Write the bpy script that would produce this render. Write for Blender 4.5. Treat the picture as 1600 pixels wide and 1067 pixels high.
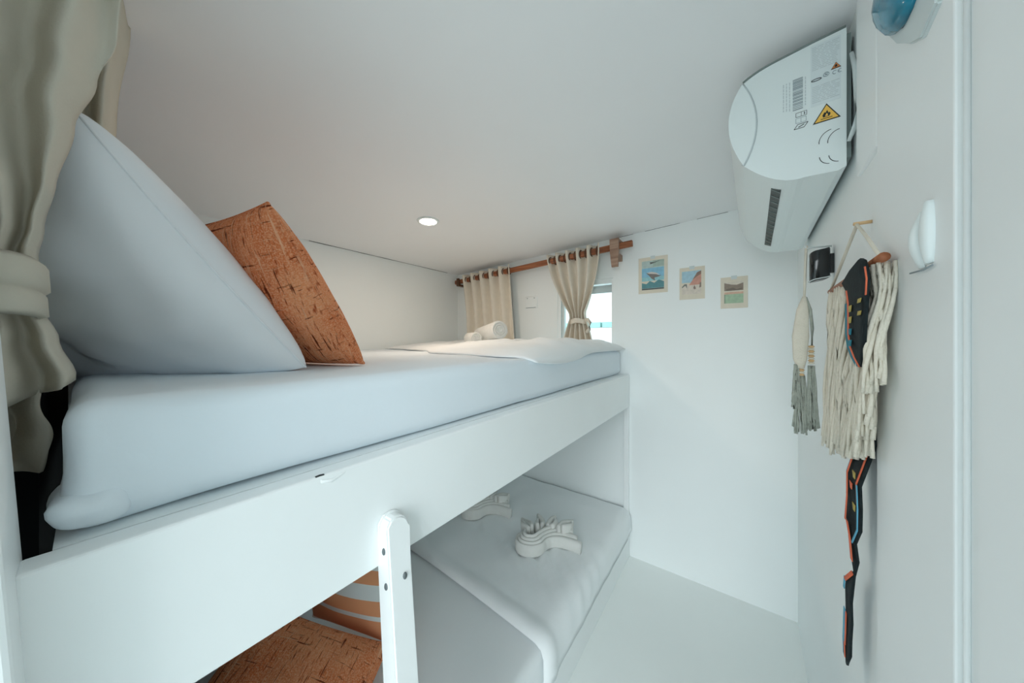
import bpy, bmesh, math, random
from mathutils import Vector, Matrix, noise

for o in list(bpy.data.objects):
    bpy.data.objects.remove(o)
SC = bpy.context.scene
COL = SC.collection
PI = math.pi
random.seed(7)

# ------------------------------------------------------------------ camera, world, exposure
EYE = 1.29                                    # eye height, metres
cd = bpy.data.cameras.new('camera')
cam = bpy.data.objects.new('camera', cd)
COL.objects.link(cam)
cd.sensor_width = 36.0
cd.lens = 10.8
cd.shift_y = -2.5 / 1600
cd.clip_start = 0.02
cd.clip_end = 300
cam.location = (0, 0, EYE)
cam.rotation_euler = (PI / 2, 0, math.atan2(347, 480))
SC.camera = cam

w = bpy.data.worlds.new('overcast')
SC.world = w
w.use_nodes = True
bg = w.node_tree.nodes['Background']
bg.inputs[0].default_value = (0.78, 0.94, 1.0, 1)
bg.inputs[1].default_value = .94
sl_ = bpy.data.lights.new('hazy_sun', 'SUN')            # veiled sun shining in through the open doorway behind the camera
sl_.energy = 1.62
sl_.angle = math.radians(50)
sl_.color = (.93, .98, 1.0)
sun = bpy.data.objects.new('hazy_sun', sl_)
COL.objects.link(sun)
sun.location = (.3, -6, 3)
sun.rotation_euler = Vector((-.24, 1, -.17)).to_track_quat('-Z', 'Y').to_euler()
SC.view_settings.view_transform = 'Standard'
SC.view_settings.look = 'None'
SC.view_settings.exposure = 1.0
SC.cycles.max_bounces = 16
SC.cycles.diffuse_bounces = 12
SC.view_settings.gamma = 1
SC.view_settings.use_curve_mapping = False

# ------------------------------------------------------------------ materials
def srgb(r, g, b):
    f = lambda c: (c / 255 / 12.92) if c / 255 <= .04045 else ((c / 255 + .055) / 1.055) ** 2.4
    return (f(r), f(g), f(b), 1)

def mat(name, rgb, rough=.6, var=0.0, vscale=3.0, bump=0.0, bscale=60.0, emit=0, spec=.5, dist=.002, stretch=None):
    m = bpy.data.materials.new(name)
    m.use_nodes = True
    nt = m.node_tree
    b = nt.nodes['Principled BSDF']
    c = srgb(*rgb)
    b.inputs['Base Color'].default_value = c
    b.inputs['Roughness'].default_value = rough
    b.inputs['Specular IOR Level'].default_value = spec
    tc = nt.nodes.new('ShaderNodeTexCoord')
    src = tc.outputs['Object']
    if stretch:
        mp = nt.nodes.new('ShaderNodeMapping')
        mp.inputs['Scale'].default_value = stretch
        nt.links.new(src, mp.inputs[0])
        src = mp.outputs[0]
    if var:
        n = nt.nodes.new('ShaderNodeTexNoise')
        n.inputs['Scale'].default_value = vscale
        n.inputs['Detail'].default_value = 5
        nt.links.new(src, n.inputs['Vector'])
        r = nt.nodes.new('ShaderNodeValToRGB')
        r.color_ramp.elements[0].position = .3
        r.color_ramp.elements[1].position = .7
        r.color_ramp.elements[0].color = tuple(max(0, x * (1 - var)) for x in c[:3]) + (1,)
        r.color_ramp.elements[1].color = tuple(min(1, x * (1 + var)) for x in c[:3]) + (1,)
        nt.links.new(n.outputs['Fac'], r.inputs[0])
        nt.links.new(r.outputs[0], b.inputs['Base Color'])
    if bump:
        n2 = nt.nodes.new('ShaderNodeTexNoise')
        n2.inputs['Scale'].default_value = bscale
        n2.inputs['Detail'].default_value = 3
        nt.links.new(src, n2.inputs['Vector'])
        bp = nt.nodes.new('ShaderNodeBump')
        bp.inputs['Strength'].default_value = bump
        bp.inputs['Distance'].default_value = dist
        nt.links.new(n2.outputs['Fac'], bp.inputs['Height'])
        nt.links.new(bp.outputs[0], b.inputs['Normal'])
    if emit:
        b.inputs['Emission Color'].default_value = c
        b.inputs['Emission Strength'].default_value = emit
    return m

def mat_rust():
    m = mat('rust_chenille', (176, 92, 56), .95, spec=.1)
    nt = m.node_tree
    b = nt.nodes['Principled BSDF']
    tc = nt.nodes.new('ShaderNodeTexCoord')
    def nz(scale, detail=3):
        mp = nt.nodes.new('ShaderNodeMapping')
        mp.inputs['Scale'].default_value = scale
        nt.links.new(tc.outputs['Object'], mp.inputs[0])
        n = nt.nodes.new('ShaderNodeTexNoise')
        n.inputs['Scale'].default_value = 1
        n.inputs['Detail'].default_value = detail
        nt.links.new(mp.outputs[0], n.inputs['Vector'])
        return n.outputs['Fac']
    def ramp(f, p0, p1):
        r = nt.nodes.new('ShaderNodeMapRange')
        r.inputs[1].default_value = p0
        r.inputs[2].default_value = p1
        nt.links.new(f, r.inputs[0])
        return r.outputs[0]
    def mix(fac, ca, cb):
        x = nt.nodes.new('ShaderNodeMix')
        x.data_type = 'RGBA'
        nt.links.new(fac, x.inputs[0])
        for i, c in ((6, ca), (7, cb)):
            if isinstance(c, tuple):
                x.inputs[i].default_value = c
            else:
                nt.links.new(c, x.inputs[i])
        return x.outputs[2]
    c = mix(ramp(nz((9, 9, 9)), .35, .65), srgb(204, 106, 60), srgb(222, 142, 98))
    c = mix(ramp(nz((320, 320, 320), 2), .42, .75), c, srgb(230, 170, 132))
    c = mix(ramp(nz((300, 40, 60), 2), .58, .72), c, srgb(166, 80, 46))
    c = mix(ramp(nz((150, 14, 30), 3), .62, .69), c, srgb(104, 44, 24))
    c = mix(ramp(nz((14, 170, 30), 3), .62, .69), c, srgb(110, 48, 27))
    c = mix(ramp(nz((170, 9, 26), 3), .62, .72), c, srgb(226, 172, 138))
    c = mix(ramp(nz((11, 190, 33), 3), .65, .74), c, srgb(220, 164, 128))
    nt.links.new(c, b.inputs['Base Color'])
    bp = nt.nodes.new('ShaderNodeBump')
    bp.inputs['Strength'].default_value = .9
    bp.inputs['Distance'].default_value = .003
    nt.links.new(nz((220, 220, 220), 2), bp.inputs['Height'])
    nt.links.new(bp.outputs[0], b.inputs['Normal'])
    return m

def mat_stripes():
    m = mat('striped_cotton', (226, 160, 118), .85, spec=.15)
    nt = m.node_tree
    b = nt.nodes['Principled BSDF']
    tc = nt.nodes.new('ShaderNodeTexCoord')
    sx = nt.nodes.new('ShaderNodeSeparateXYZ')
    nt.links.new(tc.outputs['Object'], sx.inputs[0])
    mu = nt.nodes.new('ShaderNodeMath'); mu.operation = 'MULTIPLY'; mu.inputs[1].default_value = 13.5
    nt.links.new(sx.outputs['Y'], mu.inputs[0])
    fr = nt.nodes.new('ShaderNodeMath'); fr.operation = 'FRACT'
    nt.links.new(mu.outputs[0], fr.inputs[0])
    gt = nt.nodes.new('ShaderNodeMath'); gt.operation = 'GREATER_THAN'; gt.inputs[1].default_value = .48
    nt.links.new(fr.outputs[0], gt.inputs[0])
    # the front band of the cushion (y below -0.09) is plain orange
    g2 = nt.nodes.new('ShaderNodeMath'); g2.operation = 'GREATER_THAN'; g2.inputs[1].default_value = -.085
    nt.links.new(sx.outputs['Y'], g2.inputs[0])
    g3 = nt.nodes.new('ShaderNodeMath'); g3.operation = 'MULTIPLY'
    nt.links.new(gt.outputs[0], g3.inputs[0]); nt.links.new(g2.outputs[0], g3.inputs[1])
    x = nt.nodes.new('ShaderNodeMix'); x.data_type = 'RGBA'
    nt.links.new(g3.outputs[0], x.inputs[0])
    x.inputs[6].default_value = srgb(242, 168, 124)
    x.inputs[7].default_value = srgb(236, 238, 236)
    nt.links.new(x.outputs[2], b.inputs['Base Color'])
    return m

def mat_wood(name, a, bcol):
    m = mat(name, a, .6)
    nt = m.node_tree
    b = nt.nodes['Principled BSDF']
    tc = nt.nodes.new('ShaderNodeTexCoord')
    mp = nt.nodes.new('ShaderNodeMapping')
    mp.inputs['Scale'].default_value = (5, 70, 70)
    nt.links.new(tc.outputs['Object'], mp.inputs[0])
    n = nt.nodes.new('ShaderNodeTexNoise'); n.inputs['Scale'].default_value = 1; n.inputs['Detail'].default_value = 6
    nt.links.new(mp.outputs[0], n.inputs['Vector'])
    r = nt.nodes.new('ShaderNodeValToRGB')
    r.color_ramp.elements[0].position = .35; r.color_ramp.elements[1].position = .65
    r.color_ramp.elements[0].color = srgb(*bcol); r.color_ramp.elements[1].color = srgb(*a)
    nt.links.new(n.outputs['Fac'], r.inputs[0]); nt.links.new(r.outputs[0], b.inputs['Base Color'])
    return m

def mat_glass():
    m = bpy.data.materials.new('window_glass')
    m.use_nodes = True
    nt = m.node_tree
    nt.nodes.remove(nt.nodes['Principled BSDF'])
    t = nt.nodes.new('ShaderNodeBsdfTransparent'); t.inputs[0].default_value = (.93, .97, .97, 1)
    g = nt.nodes.new('ShaderNodeBsdfGlossy'); g.inputs['Roughness'].default_value = .02
    mx = nt.nodes.new('ShaderNodeMixShader'); mx.inputs[0].default_value = .06
    nt.links.new(t.outputs[0], mx.inputs[1]); nt.links.new(g.outputs[0], mx.inputs[2])
    nt.links.new(mx.outputs[0], nt.nodes['Material Output'].inputs[0])
    return m

M = dict(
    wall=mat('white_wall_paint', (240, 244, 244), .5, .012, 2.5, .15, 14, dist=.004),
    ceil=mat('ceiling_paint', (240, 240, 241), .55, .012, 2, .12, 9, dist=.004),
    floor=mat('white_floor_paint', (243, 246, 244), .45, .02, 2.2, .1, 20),
    gloss=mat('gloss_white_wood', (240, 243, 243), .38, .015, 4, .1, 25),
    sheet=mat('white_cotton_sheet', (226, 234, 240), .85, .01, 4, .25, 90, spec=.2, dist=.001),
    duvet=mat('white_duvet_cotton', (240, 243, 244), .85, 0, 4, .25, 80, spec=.2, dist=.001),
    pillow=mat('white_pillow_cotton', (236, 239, 243), .85, .01, 5, .2, 70, spec=.2, dist=.001),
    terry=mat('white_terry', (228, 228, 224), .95, .02, 40, .9, 420, spec=.1),
    canvas=mat('cream_canvas', (222, 214, 200), .9, .03, 30, .4, 400, spec=.15, dist=.001),
    linen=mat('beige_linen', (200, 194, 180), .92, .03, 20, .35, 300, spec=.1, dist=.001),
    black=mat('head_end_black', (14, 17, 18), .9, spec=.1),
    wood=mat_wood('reddish_wood', (178, 112, 74), (128, 70, 42)),
    greywood=mat_wood('weathered_wood', (172, 142, 122), (136, 104, 86)),
    ring=mat('brown_ring', (92, 62, 42), .4),
    plastic=mat('white_plastic', (226, 234, 234), .35),
    plastic2=mat('pale_grey_plastic', (205, 214, 214), .4),
    grey=mat('grey_plastic', (120, 132, 130), .5),
    slot=mat('dark_vent', (44, 56, 54), .4),
    ink=mat('black_ink', (34, 38, 38), .6),
    palegrey=mat('pale_grey_ink', (196, 205, 207), .6),
    midgrey=mat('mid_grey_ink', (140, 152, 157), .6),
    label=mat('label_film', (217, 226, 228), .5),
    yellow=mat('warning_yellow', (240, 190, 84), .5),
    orange=mat('warning_orange', (206, 128, 70), .5),
    paper=mat('cream_card', (224, 215, 198), .8, .03, 30),
    rust=mat_rust(), stripes=mat_stripes(),
    piping=mat('white_piping', (236, 232, 228), .8),
    cord=mat('cream_cotton_cord', (222, 215, 200), .95, .03, 60, .7, 300, spec=.1),
    sage=mat('grey_sage_yarn', (168, 172, 162), .95, .12, 80, .8, 260, spec=.1),
    bead=mat('tan_bead', (214, 178, 132), .5),
    beadw=mat('pale_bead', (216, 210, 194), .5),
    strap=mat('black_woven_strap', (30, 38, 40), .85, .3, 90, .4, 300, spec=.2),
    coral=mat('coral_thread', (228, 112, 78), .85),
    teal=mat('teal_thread', (36, 120, 138), .85),
    blueth=mat('light_blue_thread', (96, 168, 196), .85),
    khaki=mat('khaki_thread', (178, 158, 84), .85),
    blackgloss=mat('black_gloss', (22, 26, 27), .12, .5, 60),
    chrome=mat('chrome_edge', (210, 216, 216), .2),
    glassblue=mat('blue_resin', (24, 122, 148), .12, .35, 22),
    steel=mat('bolt_steel', (96, 104, 106), .4),
    lamp=mat('lit_diffuser', (255, 236, 214), .5, emit=9),
    ceil_line=mat('dark_ceiling_line', (62, 66, 66), .9),
    glass=mat_glass(),
    ground=mat('pale_paving', (225, 226, 222), .9, .03, .5),
    bwall=mat('pale_far_wall', (214, 206, 204), .8),
    bteal=mat('teal_far_panel', (150, 196, 192), .6),
)

# ------------------------------------------------------------------ object helpers
def obj(name, me, material, parent=None, smooth=False, mtx=None):
    if isinstance(me, bmesh.types.BMesh):
        b = me
        me = bpy.data.meshes.new(name)
        bmesh.ops.recalc_face_normals(b, faces=b.faces)
        b.to_mesh(me)
        b.free()
    if smooth:
        for p in me.polygons:
            p.use_smooth = True
    mats = material if isinstance(material, (list, tuple)) else [material]
    for x in mats:
        me.materials.append(M[x])
    o = bpy.data.objects.new(name, me)
    COL.objects.link(o)
    if mtx is not None:
        o.matrix_world = mtx
    if parent is not None:
        o.parent = parent
    return o

def tag(o, label, cat, group=None):
    o['label'] = label
    o['category'] = cat
    if group:
        o['group'] = group
    return o

def thing(name, label, cat, loc=(0, 0, 0), rotz=0, group=None, mtx=None):
    e = bpy.data.objects.new(name, None)
    COL.objects.link(e)
    e.empty_display_size = .05
    if mtx is not None:
        e.matrix_world = mtx
    else:
        e.location = loc
        e.rotation_euler = (0, 0, rotz)
    return tag(e, label, cat, group)

def struct(name, bm, m, smooth=False):
    o = obj(name, bm, m, None, smooth)
    o['kind'] = 'structure'
    return o

def add_box(bm, x0, x1, y0, y1, z0, z1, bev=0, seg=2, mi=0):
    t = bmesh.new()
    vs = [t.verts.new((x, y, z)) for x in (x0, x1) for y in (y0, y1) for z in (z0, z1)]
    for f in ((0, 1, 3, 2), (4, 6, 7, 5), (0, 4, 5, 1), (2, 3, 7, 6), (0, 2, 6, 4), (1, 5, 7, 3)):
        t.faces.new([vs[i] for i in f])
    bmesh.ops.recalc_face_normals(t, faces=t.faces)
    if bev:
        bmesh.ops.bevel(t, geom=list(t.edges), offset=bev, segments=seg, profile=.5, affect='EDGES')
    merge(bm, t, mi)
    return bm

def merge(bm, t, mi=0, mtx=None):
    mp = {}
    for v in t.verts:
        mp[v] = bm.verts.new(mtx @ v.co if mtx else v.co)
    for f in t.faces:
        try:
            nf = bm.faces.new([mp[v] for v in f.verts])
            nf.material_index = mi
            nf.smooth = f.smooth
        except ValueError:
            pass
    t.free()

def box(*a, **k):
    return add_box(bmesh.new(), *a, **k)

def grid(bm, P, closed_u=False, closed_v=False, mi=0, smooth=True):
    """P[i][j] -> faces between rows"""
    V = [[bm.verts.new(p) for p in row] for row in P]
    nu, nv = len(V), len(V[0])
    for i in range(nu if closed_u else nu - 1):
        for j in range(nv if closed_v else nv - 1):
            f = bm.faces.new((V[i][j], V[(i + 1) % nu][j], V[(i + 1) % nu][(j + 1) % nv], V[i][(j + 1) % nv]))
            f.material_index = mi
            f.smooth = smooth
    return V

def sweep(bm, pts, rx, rz=None, n=8, mi=0, cap=True, up=Vector((0, 0, 1)), power=1.0):
    """elliptic / squarish tube along pts; rx sideways, rz along up; radii may be lists"""
    pts = [Vector(p) for p in pts]
    k = len(pts)
    rz = rx if rz is None else rz
    rows = []
    for i, p in enumerate(pts):
        t = (pts[min(i + 1, k - 1)] - pts[max(i - 1, 0)]).normalized()
        s = t.cross(up)
        if s.length < 1e-4:
            s = t.cross(Vector((1, 0, 0)))
        s.normalize()
        u = s.cross(t).normalized()
        a = rx[i] if isinstance(rx, (list, tuple)) else rx
        b = rz[i] if isinstance(rz, (list, tuple)) else rz
        row = []
        for j in range(n):
            q = 2 * PI * j / n
            c, d = math.cos(q), math.sin(q)
            c = math.copysign(abs(c) ** power, c)
            d = math.copysign(abs(d) ** power, d)
            row.append(p + s * (a * c) + u * (b * d))
        rows.append(row)
    V = grid(bm, rows, closed_v=True, mi=mi)
    if cap:
        for r in (V[0], V[-1]):
            f = bm.faces.new(r)
            f.material_index = mi
    return bm

def prism(bm, pts, axis_pts, mi=0):
    """closed polygon ring pts extruded: axis_pts = list of functions mapping ring point -> 3D"""
    rows = [[fn(p) for p in pts] for fn in axis_pts]
    V = grid(bm, rows, closed_v=True, mi=mi, smooth=False)
    for r in (V[0], V[-1]):
        f = bm.faces.new(r)
        f.material_index = mi
    return bm

def rbox(x0, x1, y0, y1, z0, z1, r, n=(10, 16, 6), cseg=4, fn=None):
    """rounded box with inner subdivisions, optional displacement fn(co, normal) -> co"""
    bm = bmesh.new()
    c = Vector(((x0 + x1) / 2, (y0 + y1) / 2, (z0 + z1) / 2))
    h = Vector(((x1 - x0) / 2, (y1 - y0) / 2, (z1 - z0) / 2))
    def ticks(hh, nn):
        inner = hh - r
        a = [-hh + r * (1 - math.cos(PI / 2 * i / cseg)) if False else -hh + r * i / cseg for i in range(cseg)]
        mid = [-inner + 2 * inner * i / nn for i in range(nn + 1)]
        return a + mid + [-q for q in reversed(a)]
    T = [ticks(h[i], n[i]) for i in range(3)]
    cache = {}
    def vert(p):
        inn = Vector([max(-(h[i] - r), min(h[i] - r, p[i])) for i in range(3)])
        d = p - inn
        nrm = d.normalized() if d.length > 1e-9 else Vector((0, 0, 1))
        q = inn + nrm * r
        key = tuple(round(x, 5) for x in q)
        if key not in cache:
            co = q + c
            if fn:
                co = fn(co, nrm)
            cache[key] = bm.verts.new(co)
        return cache[key]
    for ax in range(3):
        a, b = [(1, 2), (2, 0), (0, 1)][ax]
        for s in (-1, 1):
            for i in range(len(T[a]) - 1):
                for j in range(len(T[b]) - 1):
                    vs = []
                    for (ii, jj) in ((i, j), (i + 1, j), (i + 1, j + 1), (i, j + 1)):
                        p = Vector((0, 0, 0))
                        p[ax] = s * h[ax]
                        p[a] = T[a][ii]
                        p[b] = T[b][jj]
                        v = vert(p)
                        if v not in vs:
                            vs.append(v)
                    if len(vs) >= 3:
                        try:
                            f = bm.faces.new(vs)
                            f.smooth = True
                        except ValueError:
                            pass
    return bm

def nz(x, y, z, s):
    return noise.noise(Vector((x * s, y * s, z * s)))

def pillow(w_, h_, t_, n=26, pinch=.06, wr=.006, seed=0, power=.62, flat=1.0, shear=0.0):
    """closed pillow: local x width, y height, z thickness"""
    bm = bmesh.new()
    top, bot = [], []
    for i in range(n + 1):
        rt, rb = [], []
        for j in range(n + 1):
            u = math.sin(PI / 2 * (2 * i / n - 1))
            v = math.sin(PI / 2 * (2 * j / n - 1))
            x = w_ / 2 * u * (1 - pinch * (1 - v * v))
            y = h_ / 2 * v * (1 - pinch * (1 - u * u))
            th = t_ / 2 * ((max(0, 1 - u * u)) ** power) * ((max(0, 1 - v * v)) ** power)
            e = min(1, 4 * (1 - max(abs(u), abs(v))))
            k = wr * e * (nz(x + seed, y, seed, 9) + .6 * nz(x, y + seed, 3 + seed, 22))
            x, y = x + y * shear, y * math.sqrt(1 - shear * shear)
            rt.append(Vector((x, y, th + k)))
            rb.append(Vector((x, y, -th * flat + k * .8)))
        top.append(rt)
        bot.append(rb)
    vt = [[bm.verts.new(p) for p in r] for r in top]
    vb = [[vt[i][j] if i in (0, n) or j in (0, n) else bm.verts.new(bot[i][j]) for j in range(n + 1)] for i in range(n + 1)]
    for i in range(n):
        for j in range(n):
            for V in (vt, vb):
                f = bm.faces.new((V[i][j], V[i + 1][j], V[i + 1][j + 1], V[i][j + 1]))
                f.smooth = True
    rim = [(i, 0) for i in range(n)] + [(n, j) for j in range(n)] + [(i, n) for i in range(n, 0, -1)] + [(0, j) for j in range(n, 0, -1)]
    rimpts = [vt[i][j].co.copy() for i, j in rim]
    return bm, rimpts

def frame_mtx(center, xa, ya):
    xa = Vector(xa).normalized()
    za = xa.cross(Vector(ya)).normalized()
    ya = za.cross(xa)
    m = Matrix.Identity(4)
    for i, a in enumerate((xa, ya, za)):
        for k in range(3):
            m[k][i] = a[k]
    m.translation = Vector(center)
    return m

def closed_tube(pts, r, n=6):
    bm = bmesh.new()
    k = len(pts)
    rows = []
    for i in range(k):
        t = (pts[(i + 1) % k] - pts[i - 1]).normalized()
        s = t.cross(Vector((0, 0, 1)))
        s = s.normalized() if s.length > 1e-5 else Vector((1, 0, 0))
        u = s.cross(t)
        rows.append([pts[i] + s * (r * math.cos(2 * PI * j / n)) + u * (r * math.sin(2 * PI * j / n)) for j in range(n)])
    grid(bm, rows, closed_u=True, closed_v=True)
    return bm

# ------------------------------------------------------------------ room shell
BACK = 1.90
LEFT = -1.961
def ceil_z(x):
    return 1.939 + .0424 * x
def wall_x(y):                                   # right wall leans off the bed axis by about 2 degrees
    return .161 + .0398 * y
NEAR = -.45

struct('floor', box(LEFT - .06, .45, NEAR, BACK + .06, -.05, 0), 'floor')
bm = bmesh.new()
for z in (0, .05):
    pass
prism(bm, [(LEFT - .06, 0), (.45, 0), (.45, .05), (LEFT - .06, .05)],
      [lambda p: Vector((p[0], NEAR, ceil_z(p[0]) + p[1])), lambda p: Vector((p[0], BACK + .06, ceil_z(p[0]) + p[1]))])
struct('ceiling', bm, 'ceil')
struct('wall_left', box(LEFT - .06, LEFT, NEAR, BACK + .06, 0, ceil_z(LEFT) + .001), 'wall')

WX0, WX1, WZ0, WZ1 = -.985, -.603, 1.245, 1.672
bm = bmesh.new()
top = lambda x: ceil_z(x) + .002
def wall_piece(x0, x1, z0a, z1a, z0b, z1b):
    prism(bm, [(x0, z0a), (x1, z0b), (x1, z1b), (x0, z1a)],
          [lambda p: Vector((p[0], BACK, p[1])), lambda p: Vector((p[0], BACK + .06, p[1]))])
wall_piece(LEFT, WX0, 0, top(LEFT), 0, top(WX0))
wall_piece(WX1, .262, 0, top(WX1), 0, top(.262))
wall_piece(WX0, WX1, 0, WZ0, 0, WZ0)
wall_piece(WX0, WX1, WZ1, top(WX0), WZ1, top(WX1))
struct('wall_back', bm, 'wall')

bm = bmesh.new()
prism(bm, [(NEAR, 0), (BACK + .06, 0), (BACK + .06, top(.2)), (NEAR, top(.2))],
      [lambda p: Vector((wall_x(p[0]), p[0], p[1])), lambda p: Vector((wall_x(p[0]) + .06, p[0], p[1]))])
struct('wall_right', bm, 'wall')

# dark wall at the head of the bunks and the jamb beside the doorway
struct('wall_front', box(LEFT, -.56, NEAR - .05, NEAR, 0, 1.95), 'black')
bm = box(-.555, -.455, -.42, -.042, 0, 1.95, bev=.004)
for v in bm.verts:                                # the jamb leans back a little towards the top
    if v.co.y > -.2:
        v.co.y -= (v.co.z - 1.2) * .05 + .003 * nz(0, 0, v.co.z, 9)
struct('trim_1', bm, 'gloss')

# casing boards of the doorway on the right wall
def right_board(y0, y1, z0, z1, proud, bev):
    b = box(0, proud + .004, y0, y1, z0, z1, bev=bev)
    for v in b.verts:
        v.co.x = wall_x(v.co.y) + .004 - v.co.x
    return b
struct('trim_2', right_board(.495, .733, 0, 1.944, .007, .002), 'gloss')
bm = bmesh.new()
sweep(bm, [(wall_x(.487) - .002, .487, 0), (wall_x(.487) - .002, .487, 1.944)], .0022, n=12)
struct('trim_3', bm, 'gloss')
struct('trim_4', right_board(.25, .447, 0, 1.944, .010, .003), 'gloss')
struct('trim_5', right_board(.742, .862, 1.60, 1.944, .006, .003), 'gloss')

# thin dark lines where ceiling meets the walls
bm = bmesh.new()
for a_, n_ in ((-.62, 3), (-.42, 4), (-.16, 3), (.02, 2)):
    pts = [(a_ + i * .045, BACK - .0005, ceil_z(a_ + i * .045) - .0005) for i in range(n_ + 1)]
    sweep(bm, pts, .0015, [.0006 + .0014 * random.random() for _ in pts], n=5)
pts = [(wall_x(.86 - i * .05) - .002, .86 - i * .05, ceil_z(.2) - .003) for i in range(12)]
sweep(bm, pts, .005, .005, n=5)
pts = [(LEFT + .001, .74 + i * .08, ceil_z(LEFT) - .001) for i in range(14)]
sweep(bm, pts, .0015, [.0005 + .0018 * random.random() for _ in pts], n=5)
struct('trim_6', bm, 'ceil_line')

# window
we = bpy.data.objects.new('window_1', None); COL.objects.link(we); we['kind'] = 'structure'
we.location = ((WX0 + WX1) / 2, BACK + .03, WZ0)
def wpart(name, b, m):
    me_o = obj(name, b, m)
    me_o.parent = we
    me_o.matrix_parent_inverse = Matrix.Translation(-Vector(we.location))
    return me_o
bm = bmesh.new()
add_box(bm, WX0, WX0 + .022, BACK + .005, BACK + .055, WZ0, WZ1, bev=.002)
add_box(bm, WX1 - .012, WX1, BACK + .005, BACK + .055, WZ0, WZ1, bev=.002)
add_box(bm, WX0 + .022, WX1 - .012, BACK + .005, BACK + .055, WZ0, WZ0 + .02, bev=.002)
add_box(bm, WX0 + .022, WX1 - .012, BACK + .005, BACK + .055, WZ1 - .028, WZ1, bev=.002)
wpart('window_frame', bm, 'gloss')
wpart('sash_stile', box(WX0 + .026, WX0 + .044, BACK + .012, BACK + .04, WZ0 + .02, WZ1 - .028, bev=.002), 'plastic2')
wpart('pane', box(WX0 + .022, WX1 - .012, BACK + .034, BACK + .038, WZ0 + .02, WZ1 - .028), 'glass')
wpart('blind_roll', sweep(bmesh.new(), [(WX0 + .03, BACK + .02, WZ1 - .06), (WX1 - .014, BACK + .02, WZ1 - .06)], .008, .026, n=10), 'plastic2')

# outside
g = struct('ground', box(-60, 60, -30, 80, -.12, -.06), 'ground')
bd = thing('far_building', 'pale low building with a teal band seen through the small window', 'building', (-14, 34, -.06))
obj('wall', box(-12, 9, 0, 3, 0, 2.75), 'bwall', bd)
for i in range(12):
    obj('band_panel', box(-11.6 + i * 1.7, -10.15 + i * 1.7, -.12, 2.6, 2.76, 3.35), 'bteal', bd)

# ------------------------------------------------------------------ bunk bed
RX = -.505                                        # outer face of rails
bunk = thing('bunk_bed', 'white painted wooden bunk bed built along the left wall', 'bunk bed', (-1.2, .95, 0))
def bpart(name, b, m, smooth=False, label=None, parent=None):
    o = obj(name, b, m, None, smooth)
    o.parent = parent or bunk
    if parent is None:
        o.matrix_parent_inverse = Matrix.Translation(-Vector((-1.2, .95, 0)))
    if label:
        o['label'] = label
    return o
bpart('side_rail', box(RX - .035, RX, -.038, BACK - .003, .892, 1.085, bev=.004, seg=3), 'gloss')
bpart('bed_base', box(LEFT + .004, RX - .04, -.02, BACK - .003, 1.04, 1.083), 'gloss')
bpart('lower_side_board', box(RX - .022, RX, -.038, BACK - .003, 0, .163, bev=.003), 'gloss')
bpart('lower_bed_base', box(LEFT + .004, RX - .026, -.03, BACK - .003, .10, .138), 'gloss')
bpart('end_batten', box(RX - .03, RX - .002, BACK - .022, BACK - .002, .166, .888, bev=.002), 'gloss')
bpart('void_panel', box(LEFT + .004, -.80, -.075, -.04, .15, 1.2), 'black', label='black panel added for the dark void at the head end between the bunks')  # black sheet added to stand for the dark void past the mattress end
# chipped drip of filler on the top edge of the rail
bm = bmesh.new()
sweep(bm, [(RX - .003, .203, 1.083), (RX, .208, 1.076), (RX + .0005, .222, 1.073), (RX - .0005, .240, 1.078), (RX - .003, .265, 1.0835)],
      [.0005, .0015, .002, .0012, .0004], [.001, .003, .003, .002, .0006], n=6)
bpart('paint_drip', bm, 'gloss', True)
bpart('edge_chip', sweep(bmesh.new(), [(RX - .003, .200, 1.0843), (RX - .003, .206, 1.0848), (RX - .003, .212, 1.0842)], .002, .0015, n=6), 'ink')

# leaning upright with a rounded head, notched over the rail
up = bmesh.new()
PY0, PY1 = .300, .344
prof = []
prof += [(PY0, .0), (PY1, .0), (PY1, .953)]
for i in range(9):
    q = i / 8 * PI / 2
    prof.append((PY1 - .026 + .026 * math.cos(q), .953 + .026 * math.sin(q)))
prof += [(PY0 + .008, .977), (PY0, .966)]
lean = lambda z: -.476 + (.93 - z) * .105
V = []
for side in (0, 1):
    row = []
    for (y, z) in prof:
        x = lean(z) if side else (lean(z) - .048)
        row.append(up.verts.new((x, y, z)))
    V.append(row)
up.faces.new(V[0]); up.faces.new(V[1])
for i in range(len(prof)):
    j = (i + 1) % len(prof)
    up.faces.new((V[0][i], V[0][j], V[1][j], V[1][i]))
bmesh.ops.bisect_plane(up, geom=list(up.verts) + list(up.edges) + list(up.faces), plane_co=(0, 0, .888), plane_no=(0, 0, 1))
for v in up.verts:                                 # notch: above the rail's lower edge the back sits on the rail face
    if v.co.z > .887 and v.co.x < lean(v.co.z) - .02:
        v.co.x = RX + .001
bmesh.ops.bevel(up, geom=[e for e in up.edges if abs(e.verts[0].co.x - e.verts[1].co.x) < .12 and e.calc_face_angle(0) > .6], offset=.003, segments=2, affect='EDGES')
post = bpart('ladder_upright', up, 'gloss')
for (x, y, z, ax) in ((lean(.875) + .001, .328, .875, 'x'), (-.489, PY0 - .0005, .925, 'y'), (-.482, PY0 - .0005, .868, 'y')):
    b = bmesh.new()
    d = Vector((1, 0, 0)) if ax == 'x' else Vector((0, -1, 0))
    p = Vector((x, y, z))
    sweep(b, [p - d * .003, p + d * .001, p + d * .0022], [.004, .004, .0025], [.006, .006, .004], n=10)
    bpart('bolt_head', b, 'steel', True, parent=post)

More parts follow.
